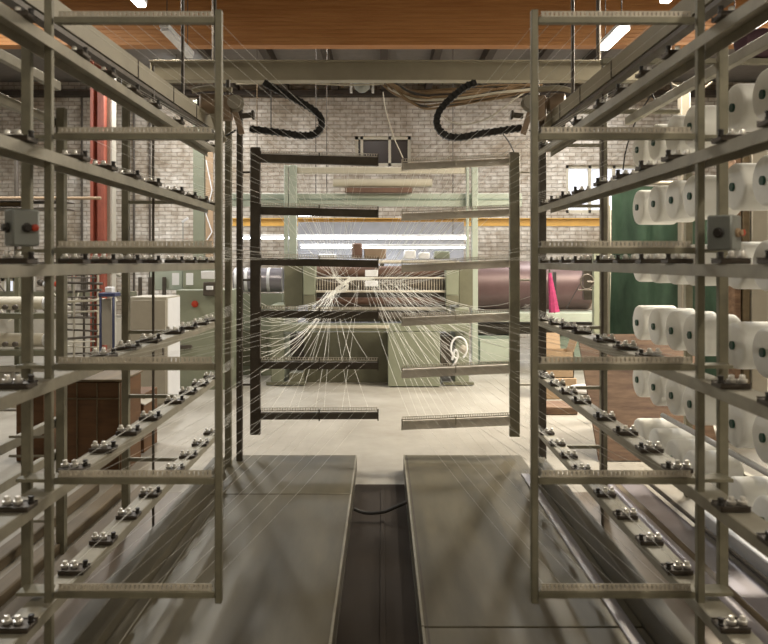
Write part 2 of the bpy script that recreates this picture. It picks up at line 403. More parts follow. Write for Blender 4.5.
# ------------------------------------------------------------------ guide frames in front
RUNG = [zu(v) for v in (245.5, 129, 14.5, -102, -216, -330)]
def comb_mb(a, b, n, tw, th, td, wire=True):
    a, b = Vector(a), Vector(b); mb = MB()
    mb.beam(a, b, td, .006)
    for k in range(n):
        p = a.lerp(b, (k + .5) / n)
        mb.box((p.x - tw / 2, p.y - td / 2, p.z + .003), (p.x + tw / 2, p.y + td / 2, p.z + th))
    if wire: mb.beam(a + Vector((0, 0, th + .002)), b + Vector((0, 0, th + .002)), .004, .004)
    return mb
def guide_frame(xi, xo, xo2, label):
    s = 1 if xo > xi else -1
    root = thing('comb_guide_stand', (xo, F, 0), label, 'guide frame')
    def post(x, y, z0, z1, w): MB().box((x - w / 2, y, z0), (x + w / 2, y + .028, z1), .003).build('post', 'frame', root)
    post(xi - s * 1 * U, F, zu(-342), zu(253), 7 * U); post(xo + s * .5 * U, F, .001, zu(300), 7.5 * U); post(xo2, F * 1.03, zu(-335), zu(228), 10 * U)
    for z in RUNG:
        a, b = xi + s * 2.6 * U, xo - s * 5.4 * U
        g = MB().box((a, F, z - 6.2 * U), (b, F + .03, z), .002)
        g.box((a, F - .003, z - 6.2 * U), (b, F, z - 5.4 * U)); o = g.build('guide_bar', 'frame', root)
        lo, hi = min(a, b) + .012, max(a, b) - .012
        comb_mb((lo, F + .016, z + .0035), (hi, F + .016, z + .0035), 34, .0098, .017, .016).build('comb', 'comb', o)
    for z in RUNG[1:]: MB().box((xo + s * 2.4 * U, F + .004, z - 5 * U), (xo2, F * 1.03 - .001, z - 1.5 * U), .001).build('spacer', 'frame', root)
    return root
guide_frame((217 - VX) * U, (48 - VX) * U, (25.5 - VX) * 1.03 * U, 'tall grey guide frame of six comb bars before the unloaded creel')
guide_frame((536 - VX) * U, (701 - VX) * U, (724 - VX) * 1.03 * U, 'tall grey guide frame of six comb bars before the loaded creel')
# gates: same steel, light and shade put into bar colour and tilt
GD = 2.21
GBL = [158.5, 210.5, 262, 313.5, 365, 417]
def gate(px, pfree, ys, yfree, y0, y1, mt, skew, label):
    s = 1 if pfree > px else -1
    r = thing('guide_gate', foot(px, GD), label, 'guide gate')
    c = at(px, 262, GD)
    MB().box((c.x - 5 * GD * U, c.y, at(0, y1, GD).z), (c.x + 5 * GD * U, c.y + .05, at(0, y0, GD).z), .003).build('post', 'darksteel' if s > 0 else 'frame', r)
    ends = []
    for ya, yb in zip(ys, yfree):
        A = at(px + s * 5.6, ya, GD); B = at(pfree, yb, GD); A.y += .025; B.y = A.y
        o = MB().beam(A, B, .05, 7.5 * GD * U, skew=skew).build('guide_bar', mt, r)
        up = Vector((0, 0, 5.2 * GD * U))
        comb_mb(A + up, B + up, 46, .006, .02, .016).build('comb', 'comb', o)
        for e in (A, A.lerp(B, .5), B):
            MB().box((e.x - .005, e.y - .034, e.z - 4.5 * GD * U), (e.x + .005, e.y - .028, e.z + 7 * GD * U)).build('end_clip', mt, o)
        ends.append((A + up, B + up))
    for y in (172, 280, 385):
        q = at(px - s * 5.1, y, GD); e = at(px - s * 17, y, GD)
        MB().cyl(q + Vector((0, .02, 0)), e + Vector((0, .02, 0)), .009, 8).build('hinge_rod', mt, r)
    return ends
gl_ends = gate(255, 378, [158, 210.5, 261.5, 314, 365.5, 416.5], [161.5, 213.5, 264, 315.5, 366, 416], 147, 435, 'darksteel', .022, 'guide gate coloured as shaded, with six comb bars, hung by the unloaded creel')
gr_ends = gate(515, 402, [161.5, 212.5, 263.5, 317, 369, 421], [166.5, 217, 268.5, 322, 374, 425.5], 152, 437, 'gatesteel_lit', .03, 'guide gate coloured as lit, with six slightly drooping comb bars, by the loaded creel')

# ------------------------------------------------------------------ gantry overhead
ca, cb = at(150, 80, 2.45), at(642, 62, 2.45)
g = thing('overhead_gantry', (0, 2.45 * F, 0), 'wide grey steel cross beam spanning between the two creels', 'beam')
cm = MB().box((ca.x, ca.y, ca.z), (cb.x, ca.y + .02, cb.z), .002); cm.box((ca.x, ca.y - .03, cb.z), (cb.x, ca.y + .12, cb.z + .012), .002); cm.box((ca.x, ca.y + .02, ca.z), (cb.x, ca.y + .12, ca.z + .012))
cm.build('cross_beam', 'gantry', g)
for px in (213, 600):
    q = at(px, 62, 2.45); MB().cyl((q.x, q.y + .05, cb.z + .0125), (q.x, q.y + .05, ZT - .001), .022, 8).build('hanger_rod', 'darksteel', g)
def side_beam(x0, x1, label):
    r = thing('side_beam', (x0, 1.5 * F, 0), label, 'beam', 'longitudinal gantry beams')
    a, b = Vector((x0, .75 * F, zu(286))), Vector((x1, 2.08 * F, zu(286)))
    MB().beam(a, b, .06, 26 * U).build('beam_body', 'gantry', r)
    for t in (.55, .72, .86):
        p = a.lerp(b, t); MB().box((p.x - .034, p.y - .004, p.z - 13.5 * U), (p.x + .034, p.y + .004, p.z + 13.5 * U)).build('joint_plate', 'darksteel', r)
    k = Vector((0, 0, -18 * U)); MB().beam(a + k, b + k, .05, 6 * U).build('trolley_track', 'darksteel', r)
    for t in (.3, .8):
        p = a.lerp(b, t); MB().cyl((p.x, p.y, p.z + 13.2 * U), (p.x, p.y, ZT - .001), .012, 8).build('hanger_rod', 'darksteel', r)
side_beam(-388 * U, -357 * U, 'long grey overhead beam running above the unloaded creel')
side_beam(352 * U, 342 * U, 'long grey overhead beam running above the loaded creel')
def drive(px, py, s, label, d=1.99):
    c = at(px, py, d); r = thing('drive_unit', c, label, 'motor')
    k = lambda dx, dz, dy=0: Vector((c.x + s * dx * d * U, c.y + dy, c.z + dz * d * U))
    MB().lathe(k(-22, 4), (s * 1, .3, 0), [(-.05, .05), (-.04, .075), (.06, .08), (.07, .05), (.09, .045)], 18).build('motor', 'motor', r)
    MB().box(k(-8, -12, -.05), k(4, 12, .06), .012).build('gearbox', 'motor', r)
    MB().lathe(k(8, 4), (0, -1, 0), [(0, .06), (.02, .065), (.03, .03), (.06, .03), (.065, .05), (.08, .05)], 18).build('flange', 'cabinet', r)
    MB().tube(smooth([k(-36, 19), k(-34, -2), k(-36, 17), k(-20, 20), k(4, 18)][2:], 4), .02, 8).build('hanger_bracket', 'gantry', r)
    MB().beam(k(-16, -2), k(-4, -34), .05, .03, (0, 1, 0)).build('arm', 'gantry', r)
    MB().beam(k(2, 12), k(14, -26), .04, .03, (0, 1, 0)).build('lever', 'motor', r)
    MB().lathe(k(14, -8), (s, 0, .1), [(0, .02), (.07, .02), (.075, .035), (.09, .035)], 12).build('spindle', 'darksteel', r)
    MB().tube([k(0, 13), k(0, 28)], .016, 8).build('stem', 'darksteel', r)
    MB().tube(smooth([k(-30, 10), k(-27, -18), k(-10, -30), k(8, -22)], 5), .008, 6).build('wire', 'cable_black', r)
drive(228, 108, 1, 'brown drive motor cluster hung above the end of the unloaded creel')
drive(537, 108, -1, 'brown drive motor cluster hung above the end of the loaded creel')
# cable chains
def cable_chain(P, d, label):
    pts = smooth([at(x, y, d) for x, y in P], 6)
    for q in pts: q.y += .03
    mb = MB(); w = 7 * d * U
    acc = 0; last = pts[0]
    dense = []
    for p, q in zip(pts[:-1], pts[1:]):
        for k in range(4): dense.append(p.lerp(q, k / 4))
    step = .042; cur = dense[0]
    for p in dense[1:]:
        if (p - cur).length >= step:
            t = (p - cur).normalized(); mid = (p + cur) / 2
            mb.beam(cur - t * .004, p + t * .004, .055, w * .82, (0, 1, 0) if False else (t.cross(Vector((0, 1, 0)))))
            mb.beam(mid - t * .008, mid + t * .008, .065, w, t.cross(Vector((0, 1, 0))))
            cur = p
    tag(mb.build('cable_chain', 'chain'), label, 'cable chain', 'black cable drag chains')
cable_chain([(264, 82), (276, 89), (296, 99), (314, 110), (321, 118), (321, 127), (314, 134), (300, 135), (280, 132), (246, 128)], 2.2, 'black looped cable chain under the beam on the unloaded side')
cable_chain([(476, 82), (466, 86), (454, 95), (442, 107), (437, 117), (438, 127), (446, 135), (460, 137), (482, 133), (524, 127)], 2.2, 'black looped cable chain under the beam by the brown cable bundle')
# brown cable bundle sagging under the cross beam
cbn = thing('cable_bundle', at(450, 82, 2.75), 'bundle of loose brown cables sagging below the cross beam', 'cables')
for k in range(16):
    x0, x1 = 386 + R.uniform(-4, 6), 532 + R.uniform(-8, 12); y0 = 80 + R.uniform(-1, 4); dp = R.uniform(8, 34)
    P = [at(x0, y0, 2.75), at(x0 + 12, y0 + dp * .45, 2.75), at(x0 + 32, y0 + dp * .85, 2.75), at(446 + R.uniform(-14, 14), y0 + dp * .8, 2.75), at(x1 - 38, y0 + dp * .5, 2.75), at(x1, 84 + R.uniform(-2, 6), 2.75)]
    for q in P: q.y += R.uniform(-.08, .08)
    MB().tube(smooth(P, 4), R.choice((.008, .011, .014)), 6).build('cable', R.choice(('cable_brown', 'cable_brown', 'cable_brown', 'cable_black', 'cable_pale')), cbn)
def cable(P, d, r, mt, label, name='hanging_cable'):
    tag(MB().tube(smooth([at(x, y, d) for x, y in P], 5), r, 6).build(name, mt), label, 'cable')
cable([(383, 92), (385, 108), (389, 122), (394, 138), (403, 158)], 2.9, .006, 'cable_pale', 'thin pale wire dangling from the cross beam to the loaded-side gate')
cable([(437, 108), (448, 121), (468, 124), (490, 117), (512, 101), (528, 90)], 2.85, .008, 'cable_pale', 'thin pale cable drooping below the brown bundle')
cable([(236, 84), (300, 83), (345, 85), (384, 84)], 2.6, .008, 'cable_pale', 'straight thin cable under the cross beam')
cable([(503, 134), (509, 142), (514, 152)], 2.4, .006, 'cable_black', 'short black wire above the loaded-side gate post')
cable([(257, 80), (257, 128)], 2.7, .006, 'cable_brown', 'thin wire hanging straight inside the unloaded side chain')
cable([(271, 92), (271, 128)], 2.7, .006, 'cable_black', 'thin dark wire hanging beside the straight brown wire')
# alarm lamp
c = at(362, 88, 2.75); r = thing('alarm_bell', c, 'grey round alarm bell under the cross beam', 'bell')
MB().lathe(c + Vector((0, 0, .05)), (0, -.4, -1), [(-.02, .05), (0, .085), (.05, .08), (.085, .05), (.1, .01)], 20).build('dome', 'box', r)
for dx in (-.11, .11): MB().box((c.x + dx - .012, c.y - .02, c.z - .05), (c.x + dx + .012, c.y + .02, c.z + .06), .003).build('ear', 'white', r)
MB().cyl((c.x, c.y, c.z + .058), (c.x, c.y, ca.z + .09), .015, 8).build('stem', 'darksteel', r)

# ------------------------------------------------------------------ lamps
def light(name, loc, size, energy, col=(1, .9, .75), rot=(0, 0, 0), spread=PI):
    l = bpy.data.lights.new(name, 'AREA'); l.shape = 'RECTANGLE'; l.size, l.size_y = size; l.energy = energy; l.color = col; l.spread = spread
    o = bpy.data.objects.new(name, l); COL.objects.link(o); o.location = loc; o.rotation_euler = rot; return o
def fixture(x, y0, y1, z, lit, label, cool=False, e=0, axis='y', wid=.10, hang=True):
    mid = Vector((x, (y0 + y1) / 2, z)) if axis == 'y' else Vector(((x + y0) / 2, y1, z))
    r = thing('fluorescent_light', mid, label, 'light', 'fluorescent lights')
    if axis == 'y':
        MB().box((x - wid / 2, y0, z + .02), (x + wid / 2, y1, z + .07), .006).build('housing', 'white', r)
        MB().box((x - wid / 2 + .005, y0 + .02, z - .02), (x + wid / 2 - .005, y1 - .02, z + .0195), .01).build('tube', ('tubecool' if cool else 'tube') if lit else 'white', r)
        if hang:
            for yy in (y0 + .12, y1 - .12): MB().cyl((x, yy, z + .0705), (x, yy, ZT - .001), .006, 6).build('hanger', 'darksteel', r)
        if lit: light('lamp_glow', (x, (y0 + y1) / 2, z - .03), (wid, y1 - y0), e, (.98, .97, .93) if cool else (1, .88, .69))
    else:
        MB().box((x, y1 - .03, z + .02), (y0, y1 + .03, z + .06), .006).build('housing', 'white', r)
        MB().tube([(x + .02, y1, z), (y0 - .02, y1, z)], .006 + e * .00022, 10).build('tube', 'tubecool' if lit else 'beige', r)
        if e > 15:
            for xx in (x + .3, y0 - .3): MB().cyl((xx, y1, z + .0605), (xx, y1, ZT - .001), .008, 6).build('hanger', 'darksteel', r)
        if lit: light('lamp_glow', ((x + y0) / 2, y1, z - .03), (y0 - x, .06), e, (.9, .95, 1))
    return r
ZL = zu(680)
fixture(-640 * U, 2.28 * F, 2.66 * F, ZL, True, 'lit fluorescent light at the top edge above the unloaded creel', e=48)
fixture(-640 * U, 2.92 * F, 3.32 * F, ZL, False, 'unlit pale fluorescent light in front of the timber beam')
fixture(702 * U, 2.9 * F, 3.2 * F, ZL, True, 'glowing fluorescent light in front of the timber beam', e=95, wid=.13)
fixture(735 * U, 2.2 * F, 2.62 * F, ZL, True, 'lit fluorescent light at the top edge above the loaded creel', e=80)
fixture(1075 * U, 2.7 * F, 3.1 * F, ZL, True, 'lit slim fluorescent light beyond the loaded creel, near the package rows', e=320, wid=.06)
for xx, y0, y1, e, lb in ((-2.3, .2, 1.7, 4, 'unloaded'), (2.5, .2, 1.7, 55, 'loaded'), (-1.5, -2.6, -1.2, 34, 'unloaded'), (1.5, -2.6, -1.2, 60, 'loaded')):
    fixture(xx, y0, y1, 4.3, True, 'added unseen ceiling light %s the viewer on the %s side' % ('above' if y0 > 0 else 'behind', lb), e=e)  # unseen lamps added to brighten faces turned to the camera
# unseen lamps added over the machines to brighten the back
for k, (x, yy) in enumerate(((-3.6, 12.5), (-.3, 12.2), (3.2, 12.5), (-5.5, 9.2), (5.5, 9.0))):
    fixture(x, yy - .6, yy + .6, 5.5, True, ['added unseen ceiling light over the green side machine', 'added unseen ceiling light over the central machine', 'added unseen ceiling light over the maroon drum', 'added unseen ceiling light over the roller machine', 'added unseen ceiling light over the green tarpaulin'][k], True, (185, 48, 130, 230, 270)[k])

for xx, lb in ((-4.0, 'added unseen light washing the brick wall on the red pillar side'), (4.0, 'added unseen light washing the brick wall on the bright window side')):
    fixture(xx, 14.6, 15.8, 5.5, True, lb, True, 100)  # hidden lamps added to brighten the brick wall
# ------------------------------------------------------------------ central machine
d = 3.72
mc = thing('warping_machine', foot(372, d), 'green warping machine at the end of the aisle where all yarns meet', 'machine')
def part(name, mt, *rects, parent=mc, label=None):
    mb = MB()
    for q in rects: fb(mb, *q)
    o = mb.build(name, mt, parent)
    if label: o['label'] = label
    return o
part('leg', 'green', (271, 305, 284, yfl(d) - .2, d, .7)); part('leg', 'green', (455, 308, 469, yfl(d) - .2, d, .7))
part('foot', 'olive', (266, yfl(d) - 3.4, 306, yfl(d) - .2, d - .02, .05)); part('foot', 'olive', (443, yfl(d) - 3.4, 474, yfl(d) - .2, d - .02, .05))
part('foot_box', 'olive', (289, 373, 303, 383, d, .25))
part('lower_panel', 'olive', (304, 332, 388, 384, d + .1, .04))
part('front_cabinet', 'green', (388, 332, 440, yfl(3.66) - 1, 3.66, .45))
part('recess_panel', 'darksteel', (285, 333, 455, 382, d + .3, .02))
o = part('table_beam', 'green', (280, 324, 470, 331.5, d - .06, .25)); part('table_edge', 'beige', (308, 325.5, 389, 328.5, d - .07, .02), parent=o)
part('side_housing', 'olive', (284, 260, 303, 306, d + .05, .5)); part('side_housing', 'olive', (459, 262, 473, 308, d + .05, .5))
for x0, x1 in ((303.2, 315), (446, 458.8)):
    o = part('bearing_block', 'green', (x0, 266, x1, 295, d, .3)); part('bearing_base', 'olive', (x0, 295.2, x1, 305, d, .3), parent=o)
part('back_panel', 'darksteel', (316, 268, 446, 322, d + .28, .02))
def roller(y, r, mt, x0=316, x1=445.8, dd=d + .08, name='roller'):
    a, b = at(x0, y, dd), at(x1, y, dd); MB().cyl(a, b, r * dd * U, 20).build(name, mt, mc)
roller(272, 6, 'rust', dd=d + .16); roller(284, 4, 'darksteel'); roller(291.5, 1.2, 'comb', dd=d + .02, name='guide_rod'); roller(301, 3.6, 'rust'); roller(309, 2, 'comb', name='guide_rod'); roller(317, 4.5, 'darksteel', 306, 447, d)
roller(262, 1.6, 'comb', 303, 459, d + .1, 'guide_rod'); roller(278, 1, 'comb', dd=d + .02, name='guide_rod')
part('reed', 'comb', *[(317 + k * 2.6, 279, 317.6 + k * 2.6, 291, d + .03, .01, 0) for k in range(49)])
part('reed_plate', 'white', (365, 270, 378, 276.5, d - .03, .02), (365, 281, 378, 286.5, d - .03, .02))
cw = at(459, 348, 3.66)
MB().tube([cw + Vector((math.cos(t) * .11, 0, math.sin(t) * .15)) for t in [k * PI / 9 for k in range(-3, 14)]], .014, 8).build('hand_loop', 'white', mc)
MB().lathe(at(463, 349, 3.66), (0, -1, 0), [(-.02, .05), (.03, .05), (.05, .02)], 16).build('hand_knob', 'cabinet', mc)
MB().tube(smooth([at(452, 360, 3.66), at(455, 350, 3.66), at(458, 356, 3.66), at(452, 368, 3.66)], 5), .016, 8).build('hose', 'white', mc)
part('dark_box', 'darksteel', (440.5, 336, 452, 372, 3.7, .2))
# rear portal with lamps
pg = thing('machine_portal', foot(380, 4.12), 'mint green portal frame behind the warping machine', 'frame')
for x0, x1 in ((284, 288), (289, 296.5), (466.5, 469), (472, 478)):
    FB(x0, 165, x1, yfl(4.12), 4.12, .09).build('upright', 'mint', pg)
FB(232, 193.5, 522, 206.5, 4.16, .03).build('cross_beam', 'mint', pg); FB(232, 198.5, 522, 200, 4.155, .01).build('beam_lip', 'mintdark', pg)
FB(297, 167, 466, 173.5, 4.13, .09).build('top_bar', 'beige', pg)
for y in (183,):
    MB().cyl(at(333, y, 4.14), at(432, y, 4.14), 4.2 * 4.14 * U, 16).build('cream_roll', 'beige', pg)
FB(345, 187.6, 412, 192.5, 4.12, .15).build('dark_tray', 'rust', pg)
def btube(x0, x1, y, dd, label, e): fixture(at(x0, y, dd).x, at(x1, y, dd).x, dd * F, at(0, y, dd).z, True, label, True, e, axis='x')
btube(297.5, 345, 215.5, 4.43, 'short bright fluorescent tube just under the mint cross beam', 16)
btube(240, 470, 238, 4.75, 'long thin fluorescent tube glowing behind the gates', 40)
btube(300, 466, 247.5, 4.6, 'lower of two thin fluorescent tubes behind the gates', 10)
tag(FB(298, 222, 464, yfl(4.98) - .1, 4.98, .04).build('lit_wall_board', 'litwall'), 'added pale board standing for the lit wall behind the fluorescent tubes', 'screen')  # board added in place of the brightly lit wall
# yellow crane beam
ya, yb = at(232, 226, 5.35), at(607, 218, 5.35)
tag(MB().box((ya.x, ya.y, ya.z), (yb.x, ya.y + .15, ya.z + .02)).box((ya.x, ya.y, yb.z - .02), (yb.x, ya.y + .15, yb.z)).box((ya.x, ya.y + .06, ya.z + .02), (yb.x, ya.y + .09, yb.z - .02)).build('crane_beam', 'yellow'), 'yellow crane beam running along in front of the brick wall', 'beam')
# clutter on a bench behind the machine
for (x0, y0, x1, y1, mt, nm, lb, ct) in (
    (352, 243, 362, 259, 'rust', 'gear_case', 'small brown gear case above the machine rollers', 'gear case'),
    (364, 248, 386, 259, 'motor', 'rag_bin', 'low brown bin beside the brown gear case', 'bin'),
    (404, 250, 416, 259, 'white', 'paper_stack', 'white paper stack above the machine rollers', 'paper'),
    (419, 252, 430, 259, 'white', 'cloth_pad', 'small white pad near the green tray', 'pad'),
    (434.5, 251, 450, 259, 'green', 'tool_tray', 'small green tray above the machine rollers', 'tray'),
    (318, 254, 336, 259.5, 'white', 'cloth_strip', 'white folded cloth above the brown roller', 'cloth')):
    tag(FB(x0, y0, x1, y1, 4.3, .25, .02).build(nm, mt), lb, ct)
b = thing('work_bench', foot(390, 4.3), 'low bench behind the machine rollers holding small items', 'bench')
FB(305, 259.8, 452, 263, 4.28, .4).build('bench_top', 'cabinet', b)
for x in (308, 380, 446): FB(x, 263.2, x + 4, yfl(4.3), 4.35, .06).build('leg', 'olive', b)

# maroon drum
dd = 4.25; zc = at(0, 286, dd).z; rr = 25 * dd * U
r = thing('yarn_beam', foot(535, dd), 'large maroon warp beam drum on a mint green stand', 'drum')
x0, x1 = at(474, 0, dd).x, at(592, 0, dd).x
MB().lathe((x0, dd * F + rr, zc), (1, 0, 0), [(0, .06), (0, rr), (x1 - x0, rr), (x1 - x0, .06)], 48).build('drum_body', 'maroon', r)
for xx, s in ((x0, -1), (x1, 1)):
    MB().lathe((xx, dd * F + rr, zc), (s, 0, 0), [(0.001, .05), (.001, rr * .99), (.03, rr * .99), (.03, .07), (.1, .07), (.1, .02)], 40).build('flange', 'rust', r)
st = thing('drum_stand', foot(540, 4.2), 'mint green cabinet stand under the maroon drum', 'stand')
FB(475, 313, 604, 322, 4.15, .7).build('stand_top', 'mint', st)
FB(477, 324, 600, 334, 4.25, .5).build('dark_rail', 'darksteel', st)  # dark steel rail below the stand top
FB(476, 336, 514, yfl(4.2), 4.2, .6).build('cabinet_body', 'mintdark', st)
FB(480, 339, 510, 362, 4.19, .02).build('door', 'mint', st)
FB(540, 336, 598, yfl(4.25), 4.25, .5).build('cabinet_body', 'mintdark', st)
# small valve machine beside
v = thing('valve_post', foot(596, 3.6), 'grey green post with a dark handwheel beside the maroon drum', 'post')
FB(594, 248, 604, yfl(3.6), 3.6, .1).build('column', 'green', v)
c = at(587, 282, 3.58)
MB().tube([c + Vector((math.cos(k * PI / 8) * .085, 0, math.sin(k * PI / 8) * .1)) for k in range(17)], .012, 8).build('handwheel', 'darksteel', v)
MB().cyl(c, at(594, 282, 3.58), .02, 8).build('spindle', 'darksteel', v); MB().cyl(at(578, 290, 3.58), at(592, 290, 3.58), .012, 8).build('lever', 'darksteel', v)
FB(584, 255, 593.8, 300, 3.66, .1).build('gear_box', 'darksteel', v)
# magenta umbrella leaning on the stand
c0, c1 = at(554.5, 313, 4.05), at(549, 266, 4.05)
r = thing('folded_umbrella', c0, 'folded magenta umbrella propped upright before the maroon drum', 'umbrella')
t = (c1 - c0); n = 10
mb = MB()
for k in range(n):
    a_ = c0 + t * (.02 + .82 * k / n); b_ = c0 + t * (.02 + .82 * (k + 1.15) / n); ra = .085 - .06 * k / n; mb.tube([a_, b_], [ra, ra * .8], 8)
mb.build('canopy', 'magenta', r); MB().cyl(c0 + t * .86, c0 + t * 1.02, .012, 8).build('ferrule', 'darksteel', r)
fc = at(553, 262, 4.05); 
MB().tube([c0 + t * .02, c0], .012, 6).build('handle', 'darksteel', r)
tag(FB(553, 272, 556.5, 312.9, 4.2, .03).build('black_rod', 'cable_black'), 'short black rod standing beside the magenta umbrella', 'rod')
cable([(600, 246), (592, 262), (580, 284), (566, 309)], 4.1, .007, 'cable_black', 'thin black cable slanting in front of the maroon drum')

# left: wrapped roll on green housing, green machine, beige cabinet
r = thing('glass_roll', at(250, 295, 4.05), 'blue grey wrapped roll lying on the green housing', 'roll')
MB().cyl(at(235, 280, 4.1), at(283, 280, 4.1), 12 * 4.1 * U, 28).build('roll_body', 'bandsteel', r)
for x in (236, 246, 268): MB().cyl(at(x, 280, 4.1), at(x + 3, 280, 4.1), 12.4 * 4.1 * U, 28).build('wrap_band', 'white', r)
gh = thing('green_housing', foot(256, 4.05), 'low green machine housing under the wrapped roll', 'machine')
FB(232, 293.5, 282.5, yfl(4.05), 4.05, .18).build('housing', 'green', gh); FB(236, 330, 268, 366, 4.04, .02).build('dark_opening', 'olive', gh)
gm = thing('green_machine', foot(200, 3.6), 'tall pale green machine with a red stop button', 'machine')
FB(176, 290, 231, yfl(3.6), 3.6, .6).build('body', 'green', gm)
FB(150, 270, 182, 290, 3.8, .3).build('rear_box', 'mint', gm); FB(183, 268, 214, 290, 3.75, .3).build('upper_box', 'green', gm)
c = at(195, 304, 3.6); MB().lathe(c, (0, -1, 0), [(0, .045), (.015, .045), (.015, .035), (.045, .035), (.05, .02)], 18).build('stop_button', 'red', gm)
MB().box(at(203, 282, 3.55), at(216, 296, 3.55) + Vector((0, .15, 0)), .01).build('dark_unit', 'darksteel', gm)
FB(201, 271, 215, 279, 3.55, .15).build('unit_cover', 'white', gm); FB(206, 286, 213, 290, 3.54, .02).build('display', 'white', gm)
for x in (138, 148, 162): FB(x, 277, x + 4, 296, 3.79, .02).build('slot_trim', 'darksteel', gm)
FB(178, 345, 192, 349, 3.59, .02).build('vent', 'darksteel', gm)
for x, lb in ((172, 'upright white paper sheet on the rear of the green machine'), (186, 'white paper sheet nearer the red stop button')):
    tag(FB(x, 273, x + 7, 285, 3.72, .01, .001).build('paper_sheet', 'white'), lb, 'paper')
cabn = thing('metal_cabinet', foot(150, 3.1), 'beige metal cabinet beside the tall green machine', 'cabinet')
FB(129, 297, 167, yfl(3.1), 3.1, .55).build('body', 'cabinet', cabn); a_ = at(167, 297, 3.1)
MB().box((a_.x + .0005, a_.y + .02, .1), (a_.x + .008, a_.y + .53, a_.z - .02), .002).build('lit_side', 'white', cabn)  # light falling on the cabinet side painted as white
FB(131, 300, 165.5, 404, 3.095, .012).build('door', 'cabinet', cabn); FB(162, 345, 163.5, 356, 3.085, .02).build('handle', 'darksteel', cabn)
pl = at(187, 218, 4.2); dl = thing('desk_lamp', at(182, 242, 4.2), 'small white lamp on a thin stem against the brick wall', 'lamp')
MB().cyl(Vector((at(183, 0, 4.4).x, 4.4 * F, 0.001)), at(183, 222, 4.4), .008, 8).build('stem', 'box', dl); MB().beam(at(182, 222, 4.4), at(188, 218, 4.4), .035, .035).build('lamp_head', 'white', dl)
cr = thing('cardboard_tube', at(209, 242, 5.2), 'orange brown cardboard panel bound with white string', 'cardboard')
FB(205.5, 152, 213, yfl(5.2), 5.2, .05).build('panel', 'cardboard', cr)
MB().tube([at(x, y, 5.19) for x, y in ((206, 160), (212, 190), (206, 214), (212, 232), (207, 240))], .012, 6).build('string', 'white', cr)
# roller machine far left
rm = thing('roller_machine', foot(20, 3.3), 'long machine with pale rollers behind the unloaded creel', 'machine')
for y, rr_ in ((303, 6.5), (340, 7)):
    MB().cyl(at(-40, y, 3.3), at(44, y, 3.3), rr_ * 3.3 * U, 20).build('roller', 'beige', rm)
    MB().lathe(at(44, y, 3.3), (1, 0, 0), [(0, .07), (.05, .09), (.08, .09), (.1, .03)], 16).build('roller_end', 'white', rm)
    FB(-40, y + 10, 62, y + 16, 3.25, .08).build('side_beam', 'olive', rm)
    for x in (6, 16, 26): MB().lathe(at(x, y + 4, 3.2), (0, -1, 0), [(0, .03), (.04, .03), (.05, .015)], 10).build('knob', 'darksteel', rm)
for x in (-20, 14, 60): FB(x, 262, x + 5, yfl(3.35), 3.35, .08).build('leg', 'olive', rm)
FB(-40, 366, 44, 372, 3.3, .1).build('lower_beam', 'cabinet', rm); FB(-10, 372.2, 12, 400, 3.32, .3).build('panel', 'cabinet', rm)
MB().cyl(at(-40, 398, 3.1), at(26, 404, 3.1), .06, 14).build('lower_pipe', 'beige', rm)
pr = thing('pipe_rack', foot(90, 3.5), 'dense rack of thin dark bars and pale pipes behind the unloaded creel', 'rack')
for k in range(17):
    y = 262 + k * 5.6 + R.uniform(-2, 2); x0 = 62 + R.uniform(-3, 6); x1 = 104 + R.uniform(-10, 4)
    MB().cyl(at(x0, y + R.uniform(-2, 3), 3.5 + R.uniform(0, .1)), at(x1, y, 3.5), R.choice((.009, .013, .017)), 8).build('bar', R.choice(('cabinet', 'darksteel', 'beige', 'darksteel')), pr)
for x, mt in ((65, 'darksteel'), (74, 'cabinet'), (84, 'darksteel'), (93, 'darksteel'), (98, 'beige')):
    MB().cyl(Vector((at(x, 0, 3.55).x, 3.55 * F, 0.001)), at(x, 256 + R.uniform(0, 8), 3.55), .016, 8).build('upright', mt, pr)
for k in range(6):
    MB().lathe(at(70 + k * 5, 262 + (k % 3) * 5, 3.45), (0, -1, 0), [(0, .03), (.03, .035), (.04, .015)], 10).build('bobbin', R.choice(('red', 'darksteel', 'cabinet')), pr)
bs = thing('blue_stand', foot(106, 3.25), 'narrow blue steel stand with a pale top beside the red pillar', 'stand')
for x in (99, 112): FB(x, 297, x + 1.5, yfl(3.25), 3.25, .05).build('leg', 'blue', bs)
FB(98, 293, 115, 296.8, 3.25, .2).build('top', 'blue', bs); FB(101.5, 299, 111.8, 345, 3.3, .05).build('panel', 'cabinet', bs); FB(105, 287, 112, 292.8, 3.27, .1).build('pale_cap', 'white', bs)
bx = thing('brown_crate', foot(95, 2.15), 'dark brown wooden crate on the floor behind the unloaded creel', 'crate')
yb_ = yfl(2.15) - .2
FB(64, 382, 121, yb_, 2.15, .5).build('body', 'crate', bx); FB(62, 379.5, 122, 381.9, 2.14, .54).build('lid', 'timber', bx)
for x in (76, 96, 118): FB(x, 383, x + 1.5, yb_, 2.145, .012).build('batten', 'timber', bx)
FB(66, 398, 119, 399.5, 2.143, .012).build('batten', 'timber', bx)
b2 = thing('brown_box', foot(132, 2.4), 'open reddish brown carton beside the dark crate', 'carton')
FB(124, 394, 144, yfl(2.4) - .2, 2.4, .4).build('body', 'crate', b2)
q = at(126, 392, 2.4); MB().beam(q, at(150, 402, 2.4), .3, .008, (0, 0, 1)).build('flap', 'cabinet', b2)
b3 = thing('reddish_box', foot(30, 2.3), 'tall brown carton standing by the roller machine', 'carton')
FB(16, 394, 44, yfl(2.3) - .2, 2.3, .4).build('body', 'crate', b3); FB(16.2, 392, 43.8, 393.8, 2.3, .4).build('lid', 'cardboard', b3)
